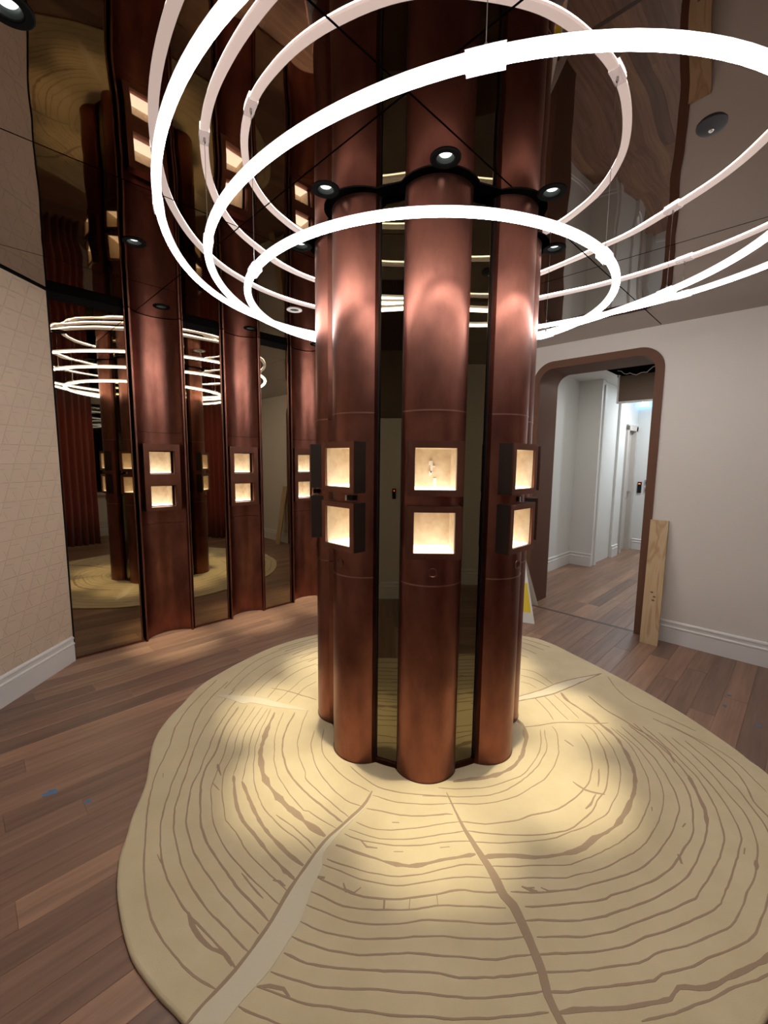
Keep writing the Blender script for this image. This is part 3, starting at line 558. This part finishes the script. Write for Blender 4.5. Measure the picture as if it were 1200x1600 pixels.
for i, (a, b) in enumerate(cops):
    t = wallthing('copper_wall_panel', (a + b) / 2); prop(t, clab[i], 'wall panel', 'concave copper wall panels', 'thing'); hw = (b - a) / 2 - .013
    rho = (hw * hw + SAG * SAG) / (2 * SAG); a0 = math.asin(hw / rho)
    def CP(x): return math.sqrt(rho * rho - x * x) - (rho - SAG)
    NW, NZ = .098, [(1.105, 1.285), (1.375, 1.565)]
    xs = sorted(set([rho * math.sin(-a0 + 2 * a0 * k / 26) for k in range(27)] + [-NW, NW]))
    for (z0, z1, hol) in ((.004, .958, ()), (.961, 1.712, NZ), (1.715, CEIL - .004, ())):
        zs = sorted(set([z0, z1] + [z for h_ in hol for z in h_])); m = len(xs); F = []
        for r in range(len(zs) - 1):
            zm = (zs[r] + zs[r + 1]) / 2; ih = any(p < zm < q for p, q in hol)
            for c in range(m - 1):
                if ih and abs((xs[c] + xs[c + 1]) / 2) < NW: continue
                F.append((r * m + c, r * m + c + 1, (r + 1) * m + c + 1, (r + 1) * m + c))
        MB().add([(x, CP(x), z) for z in zs for x in xs], F, True).build('concave_sheet', COPPER, t)
    for s in (-1, 1):
        x0 = s * hw; o = MB().box((min(x0, x0 + s * .013), -.026, .002), (max(x0, x0 + s * .013), .03, CEIL - .004)).build('edge_fin', COPPER_T, t)
    # niche frame: two openings
    fw_, z0, z1 = .138, 1.075, 1.618; mb = MB(); y0, y1 = -.022, .05
    op = .098
    for (p, q) in (((-fw_, z0), (-op, z1)), ((op, z0), (fw_, z1)), ((-op, z0), (op, 1.105)), ((-op, 1.285), (op, 1.375)), ((-op, 1.565), (op, z1))):
        mb.box((p[0], y0, p[1]), (q[0], y1, q[1]))
    mb.build('niche_frame', COPPER_T, t)
    for (p, q) in NZ:
        zc, hh = (p + q) / 2, (q - p) / 2; n_ = .004
        MB().box((-op, y0 + .01, p), (-op + n_, .115, q)).box((op - n_, y0 + .01, p), (op, .115, q)).box((-op + n_, y0 + .01, q - n_), (op - n_, .115, q)).build('niche_reveal', COPPER_T, t)
        ww = .082; zl, zh_ = p + .008, q - .008
        MB().box((-ww, .16, zl), (ww, .163, zh_)).box((-ww, .03, zl), (-ww + .003, .16, zh_)).box((ww - .003, .03, zl), (ww, .16, zh_)).box((-ww, .03, zh_ - .003), (ww, .16, zh_)).build('cream_lining', CREAM, t)
        MB().box((-ww + .003, .034, zl), (ww - .003, .158, zl + .006)).build('lit_shelf', LEDF, t)

# ------------------------------------------------------------------ ring lights
RP = [(0.2085, 2.3995, 0.901, 2.3117, 0.0205, -0.0002, 0.0025, 0.0146), (0.3328, 2.3545, 1.2518, 2.4209, -0.0402, -0.0844, -0.0071, -0.018), (0.4202, 2.281, 1.5067, 2.5276, 0.0079, -0.0918, 0.0273, 0.0023)]
rl = ['smallest and lowest white ring light, close around the copper column', 'middle-sized white ring light hanging between the smaller and larger rings', 'largest and highest white ring light, just under the mirror ceiling']
clamp_at = [(0.583, 0.88, 0.28, 0.08), (0.736, 0.556, 0.01, 0.30), (0.545, 0.052, 0.30, 0.80)]
HWd, HT = 0.0155, 0.0140
nb = 9
low = [(HWd * math.cos(a), -HT * 0.1 + HT * math.sin(a)) for a in [math.pi + math.pi * k / nb for k in range(nb + 1)]]
upp = [(HWd, -HT * .1), (HWd + .0015, 0.002), (HWd + .0005, .011), (-HWd - .0005, .011), (-HWd - .0015, .002), (-HWd, -HT * .1)]
for i, (cx, cy, R, z, a2, b2, a3, b3) in enumerate(RP):
    t = empty('ring_light', (cx, cy, z)); prop(t, rl[i], 'ring light', 'hanging ring lights')
    def rp(th): 
        r = R * (1 + a2 * math.cos(2 * th) + b2 * math.sin(2 * th) + a3 * math.cos(3 * th) + b3 * math.sin(3 * th)); return Vector((r * math.cos(th), r * math.sin(th), 0))
    path = [rp(2 * math.pi * k / 160) for k in range(160)]
    MB().sweep(path, low, closed=True).build('diffuser', RINGE, t)
    MB().sweep(path, upp, closed=True, sm=False).build('housing', RINGH, t)
    for c in clamp_at[i]:
        th = 2 * math.pi * c; dl = 0.045 / R
        pth = [rp(th - dl + 2 * dl * k / 6) for k in range(7)]
        e_ = .0035
        MB().sweep(pth, [(-HWd - e_, -HT * 1.1 - .001), (HWd + e_, -HT * 1.1 - .001), (HWd + e_, -.004), (HWd + e_, .0145), (-HWd - e_, .0145), (-HWd - e_, -.004)][::1], sm=False, caps=False).build('clamp_sleeve', CLEAR, t)
        p = rp(th); MB().tube([p + Vector((0, 0, .014)), Vector((p.x, p.y, CEIL - z))], .0011, 6).build('suspension_wire', STEEL, t)
        MB().lathe([(0, .014), (.005, .014), (.005, .029), (.002, .035), (0, .035)], p, n=12).build('wire_gripper', STEEL, t)

# ------------------------------------------------------------------ rug
OUTL = [(x / 1000, y / 1000) for x, y in OUT]
i0 = 25
OUTL = OUTL[:i0] + [(-.30, .83), (0, .755), (.35, .745), (.72, .82)] + OUTL[i0:i0 + 1] + [(1.40, 1.23), (1.68, 1.50), (1.83, 1.73)] + OUTL[i0 + 1:] + [(.92, 3.74), (.5, 3.85), (.1, 3.86), (-.28, 3.74)]
def crom(P, closed=False, step=.03):
    P = [Vector(p) for p in P]
    if len(P) < 3 and not closed: 
        n_ = max(1, int((P[1] - P[0]).length / step)); return [P[0].lerp(P[1], k / n_) for k in range(n_ + 1)]
    Q = [P[-1]] + P + [P[0], P[1]] if closed else [2 * P[0] - P[1]] + P + [2 * P[-1] - P[-2]]
    o_ = []
    for i in range(1, len(Q) - 2):
        n_ = max(1, int((Q[i + 1] - Q[i]).length / step))
        for k in range(n_):
            t = k / n_
            o_.append(.5 * (2 * Q[i] + (Q[i + 1] - Q[i - 1]) * t + (2 * Q[i - 1] - 5 * Q[i] + 4 * Q[i + 1] - Q[i + 2]) * t * t + (3 * Q[i] - Q[i - 1] - 3 * Q[i + 1] + Q[i + 2]) * t ** 3))
    if not closed: o_.append(Q[-2])
    return o_
RZ = 0.015
outl = crom(OUTL, True)
def inset(pl, d):
    n_ = len(pl); r = []
    for i in range(n_):
        t = (pl[(i + 1) % n_] - pl[i - 1]).normalized(); nrm = Vector((-t.y, t.x)); c = Vector(CC) - pl[i]
        if nrm.dot(c) < 0: nrm = -nrm
        r.append(pl[i] + nrm * d)
    return r
rugo = empty('tree_ring_rug', (CC[0], CC[1], 0)); prop(rugo, 'large cream rug shaped and patterned like a tree stump slice around the column', 'rug')
def loc(p, z): return (p.x - CC[0], p.y - CC[1], z)
n_ = len(outl); mb = MB()
lay_ = [(outl, .0015), (outl, .010), (inset(outl, .004), .0138), (inset(outl, .010), RZ)]
mb.add([loc(p, z) for pl, z in lay_ for p in pl], [(l * n_ + i, l * n_ + (i + 1) % n_, (l + 1) * n_ + (i + 1) % n_, (l + 1) * n_ + i) for l in range(3) for i in range(n_)], True)
top = lay_[3][0]
angs = [math.atan2(p.y - CC[1], p.x - CC[0]) for p in top]
mid_ = []
for a in angs: mid_.append(colr(a - math.pi / 2) + .003)
rr = []
for f_ in (0.0, .4, .8, 1.0):
    rr += [loc(p.lerp(Vector((CC[0] + c_ * math.cos(a), CC[1] + c_ * math.sin(a))), f_), RZ) for p, a, c_ in zip(top, angs, mid_)]
mb.add(rr, [(l * n_ + i, l * n_ + (i + 1) % n_, (l + 1) * n_ + (i + 1) % n_, (l + 1) * n_ + i) for l in range(3) for i in range(n_)], False)
mb.build('pile', RUG, rugo)
def clean(pts):
    P = [Vector(p) for p in pts]; k = 1
    while k < len(P) - 1:
        a, b = P[k] - P[k - 1], P[k + 1] - P[k]
        if a.length < .008 or b.length < .008 or a.normalized().dot(b.normalized()) < -.15: P.pop(k)
        else: k += 1
    return P
def ribbon(pts, wd, name, mat, z, taper=True, rough=.25):
    P = crom(clean(pts), step=.022); m = len(P); V = []
    wob = [random.uniform(-1, 1) * (.0022 if rough > .1 else .0008) for _ in range(m + 3)]
    jit = [random.uniform(-1, 1) for _ in range(m + 2)]
    for i, p in enumerate(P):
        a, b = P[max(i - 1, 0)], P[min(i + 1, m - 1)]; t = (b - a)
        if t.length < 1e-6: t = Vector((1, 0))
        t.normalize(); nn_ = Vector((-t.y, t.x))
        ww = wd(i / max(m - 1, 1)) if callable(wd) else wd
        ww *= 1 + rough * (jit[i] + jit[i + 1]) * .7
        if taper and (i == 0 or i == m - 1): ww *= .45
        p = p + nn_ * (wob[i] + wob[i + 1] + wob[i + 2]) * .6
        V += [loc(p + nn_ * ww / 2, z), loc(p - nn_ * ww / 2, z), loc(p + nn_ * ww * .5, z - .002), loc(p - nn_ * ww * .5, z - .002)]
    F = []
    for i in range(m - 1):
        k = i * 4; F += [(k, k + 4, k + 5, k + 1), (k, k + 2, k + 6, k + 4), (k + 1, k + 5, k + 7, k + 3)]
    return MB().add(V, F).build(name, mat, rugo)
for wd, pts in RINGS:
    P = [(x / 1000, y / 1000) for x, y in pts]
    ribbon(P, wd * (.60 if wd < .012 else .72), 'growth_ring' if len(P) > 3 else 'bark_mark', RLINE, RZ + .0006 + random.random() * .0004, True, .45 if wd > .012 else .2)
# rings continuing behind the column
for f_ in (.24, .36, .48, .60, .72, .83, .92):
    P = []
    for d_ in range(38, 143, 8):
        a = math.radians(d_); best = min(top, key=lambda p: abs(math.atan2(p.y - CC[1], p.x - CC[0]) - a)); rad = (best - Vector(CC)).length
        r_ = .60 + (rad - .60) * (f_ + .01 * math.sin(d_ * .3 + f_ * 9)); P.append((CC[0] + r_ * math.cos(a), CC[1] + r_ * math.sin(a)))
    ribbon(P, .008, 'growth_ring', RLINE, RZ + .0005)
mm = lambda L: [(x / 1000, y / 1000) for x, y in L]
def strip(A, B, name, mat, z):
    A, B = [Vector(p) for p in A], [Vector(p) for p in B]; m = min(len(A), len(B))
    V = []; F = []
    for i in range(m): V += [loc(A[i], z), loc(B[i], z)]
    for i in range(m - 1): F.append((2 * i, 2 * i + 1, 2 * i + 3, 2 * i + 2))
    k = len(V); V += [(x, y, zz - .003) for x, y, zz in V]
    F += [(2 * i, 2 * i + 2, k + 2 * i + 2, k + 2 * i) for i in range(m - 1)] + [(2 * i + 1, 2 * i + 3, k + 2 * i + 3, k + 2 * i + 1) for i in range(m - 1)]
    return MB().add(V, F).build(name, mat, rugo)
wl, wr_ = mm(WL) + [(-.565, .985 - .04)][:0], mm(WR)
def resamp(P, n=60):
    P = crom(clean(P), step=.01); L = [0]
    for a, b in zip(P, P[1:]): L.append(L[-1] + (b - a).length)
    o_ = []; j = 0
    for k in range(n):
        s = L[-1] * k / (n - 1)
        while j < len(L) - 2 and L[j + 1] < s: j += 1
        o_.append(P[j].lerp(P[j + 1], (s - L[j]) / max(L[j + 1] - L[j], 1e-9)))
    return o_
A_, B_ = resamp(wl + [(-.535, .925)][:0]), resamp(wr_)
A_ += [Vector((-.535, .945)) * .35 + A_[-1] * .65]; B_ += [Vector((-.38, .885))]
strip(A_, B_, 'crack_inlay', RCRACK, RZ + .0013)['label'] = 'wide pale crack inlay'
ribbon([tuple(p) for p in A_[::4]], .012, 'crack_edge', RLINE, RZ + .0017)
lcp = mm(LC); strip(resamp(lcp[:6], 30), resamp([lcp[0]] + lcp[:5:-1] + [lcp[5]], 30), 'crack_inlay', RCRACK, RZ + .0013)
rcp = mm(RCK); strip(resamp(rcp[:5], 30), resamp([rcp[8], rcp[7], rcp[6], rcp[5], rcp[4]], 30), 'crack_inlay', RCRACK, RZ + .0013)
ribbon(rcp[:5], .008, 'crack_edge', RLINE, RZ + .0016); ribbon([rcp[8], rcp[7], rcp[6], rcp[5], rcp[4]], .007, 'crack_edge', RLINE, RZ + .0016)
dcp = mm(DC) + [(.52, .87)]
ribbon(dcp, lambda t: .005 + .027 * math.sin(min(t * 1.75, 1) * math.pi / 2) ** 2 * (1 - max(0, t - .55) * 1.1), 'crack_inlay', RLINE, RZ + .0018, True, .06)['label'] = 'dark brown crack line'

# ------------------------------------------------------------------ loose things
# pine board leaning on the wall beside the portal
bd = empty('pine_board', (2.228, 3.436, 0.0))
prop(bd, 'pine board leaning on the white wall beside the brown portal', 'board')
d0 = Vector((2.271 - 2.185, 3.393 - 3.479, 0)).normalized(); up_ = (Vector((2.318, 3.568, 1.03)) - Vector((2.228, 3.436, 0))).normalized(); nr = d0.cross(up_).normalized()
mb = MB(); hw, L = .0665, 1.045
P = []
for zz in (0, L):
    for a, b in ((-hw, 0), (hw, 0), (hw, .02), (-hw, .02)): P.append(d0 * a + up_ * zz + (-nr if nr.dot(Vector((-1, -1, 0))) > 0 else nr) * b)
pb = mb.hexa(P).build('board_face', PINE, bd); bevel(pb, .002)
mk = MB()
fn = nr if nr.dot(Vector((-1, -1, 0))) > 0 else -nr
for s, off in ((.40, .012), (.435, -.008), (.37, .005)):
    c = up_ * s + d0 * off + fn * .0006
    mk.add([c + d0 * (.012 * math.cos(k * .7)) + up_ * (.007 * math.sin(k * .7)) for k in range(9)], [tuple(range(9))])
mk.build('knot', pm('pine_knot', (0.14, 0.08, 0.045), 0.6), bd)
# A-frame caution sign behind the column
sg = empty('caution_sign', (1.40, 4.20, 0)); prop(sg, 'white and yellow folding caution sign standing behind the column', 'sign')
ax = Vector((.216, .515, 0)).normalized(); pw_ = Vector((-.92, .39, 0)).normalized()
cb = Vector((1.504, 4.133, 0)) - Vector((1.40, 4.20, 0)) + pw_ * .15
for s in (-1, 1):
    def sp_(a, hgt, off=0): 
        t_ = hgt / .62; return cb + pw_ * (a * (.165 - .15 * t_) - .015) + ax * (s * (.275 * (1 - t_) + .012 + off)) + Vector((0, 0, hgt))
    def slab(b0, b1, h0, h1, t0, t1, name, mat):
        MB().hexa([sp_(b0, h0, t0), sp_(b1, h0, t0), sp_(b1, h0, t1), sp_(b0, h0, t1), sp_(b0, h1, t0), sp_(b1, h1, t0), sp_(b1, h1, t1), sp_(b0, h1, t1)]).build(name, mat, sg)
    slab(-1, 1, 0, .62, -.012, 0, 'panel', SIGNW)
    slab(-.88, .88, .09, .34, 0, .0012, 'yellow_field', YEL)
slab(-1, 1, .57, .62, -.03, .02, 'hinge_grip', SIGNW)
# tape scraps
tp = [(-1.488, 1.759, .055, .5, 'blue tape scrap on dark floor, longer of the two left of the rug'), (-1.287, 1.714, .028, .3, 'small blue tape scrap on floor close to the left rug edge'),
      (2.151, 2.522, .028, .9, 'blue tape scrap on floor right of the rug, middle of the three'), (2.275, 2.642, .028, .2, 'blue tape scrap on floor nearest the white baseboard'), (2.184, 2.32, .035, -.6, 'blue tape scrap on floor right of the rug, nearest the camera'),
      (-.93, 3.88, .025, .4, 'tiny blue tape scrap on floor near the mirrored wall')]
for x, y, l, r, lb in tp:
    mb = MB().box((-l / 2, -l * .22, .0004), (l / 2, l * .2, .0012)).box((-l * .2, l * .1, .0012), (l * .35, l * .42, .002))
    o = mb.build('tape_scrap', TAPE); o.location = (x, y, 0); o.rotation_euler = (0, 0, r); prop(o, lb, 'tape', 'blue tape scraps')
# smoke detector
sd = empty('smoke_detector', (1.083, 1.577, CEIL)); prop(sd, 'round grey smoke detector on the mirror ceiling', 'smoke detector')
MB().lathe([(.0, -.018), (.020, -.018), (.036, -.014), (.043, -.006), (.044, 0)], n=36).build('housing', GREY, sd)
MB().lathe([(.0, -.0215), (.006, -.0215), (.008, -.018)], n=16).build('sensor', STEEL, sd)
# call panel on the rear wall (seen in the column's mirror strips)
cpn = MB().uvbox(U_B, U_B + .012, 1.27, 1.31, 1.10, 1.21).build('call_panel', SATIN); prop(cpn, 'small call panel with a red light, seen in the column mirror strip', 'call panel')
MB().uvbox(U_B + .012, U_B + .016, 1.283, 1.297, 1.18, 1.194).build('red_light', REDL, cpn)
# red curtains (seen in the wall mirrors)
def curtain(A, B, ztop, label):
    A, B = Vector((*A, 0)), Vector((*B, 0)); d = (B - A); L = d.length; d.normalize(); nn_ = Vector((-d.y, d.x, 0)); n_ = int(L / .012)
    V = []; zs = [.012, .6, 1.2, 1.8, ztop]
    for z in zs:
        for i in range(n_ + 1):
            s = i / n_ * L; k = 1.0 + .25 * (1 - z / ztop)
            V.append(A + d * s + nn_ * (.035 * k * math.sin(s * 62 + .5 * math.sin(s * 9)) + .01 * math.sin(s * 23)) + Vector((0, 0, z)))
    F = [(r * (n_ + 1) + i, r * (n_ + 1) + i + 1, (r + 1) * (n_ + 1) + i + 1, (r + 1) * (n_ + 1) + i) for r in range(len(zs) - 1) for i in range(n_)]
    t = empty('curtain', A); prop(t, label, 'curtain', 'red curtains')
    V = [v - A for v in V]
    o = MB().add(V, F, True).build('cloth', CURT, t); so = o.modifiers.new('t', 'SOLIDIFY'); so.thickness = .003
    MB().tube([-d * .05 + Vector((0, 0, ztop + .02)), d * (L + .05) + Vector((0, 0, ztop + .02))], .014, 10).build('rail', SATIN, t)
curtain((1.42, -.18), (2.05, .36), CEIL - .045, 'dark red curtain reflected in the widest wall mirror')
curtain((2.72, 2.32), (2.86, 1.72), CEIL - .045, 'dark red curtain reflected in the second wall mirror')
# corridor lamps
for i, (u, v) in enumerate(((5.3, 1.5), (7.6, 1.45))):
    x, y = xy(u, v); e = empty('corridor_light', (x, y, 2.66)); prop(e, ['recessed corridor light just beyond the portal', 'recessed corridor light at the far end'][i], 'ceiling light', 'corridor lights')
    MB().lathe([(.0, -.004), (.075, -.004), (.09, -.008), (.095, 0)], n=32).build('diffuser', LENS, e)
    L = bpy.data.lights.new('area', 'AREA'); L.shape = 'DISK'; L.size = .15; L.energy = (8, 24)[i]; L.color = ((1, .95, .88), (.86, .93, 1.0))[i]
    lo = bpy.data.objects.new('area', L); COL.objects.link(lo); lo.parent = e; lo.location = (0, 0, -.012)
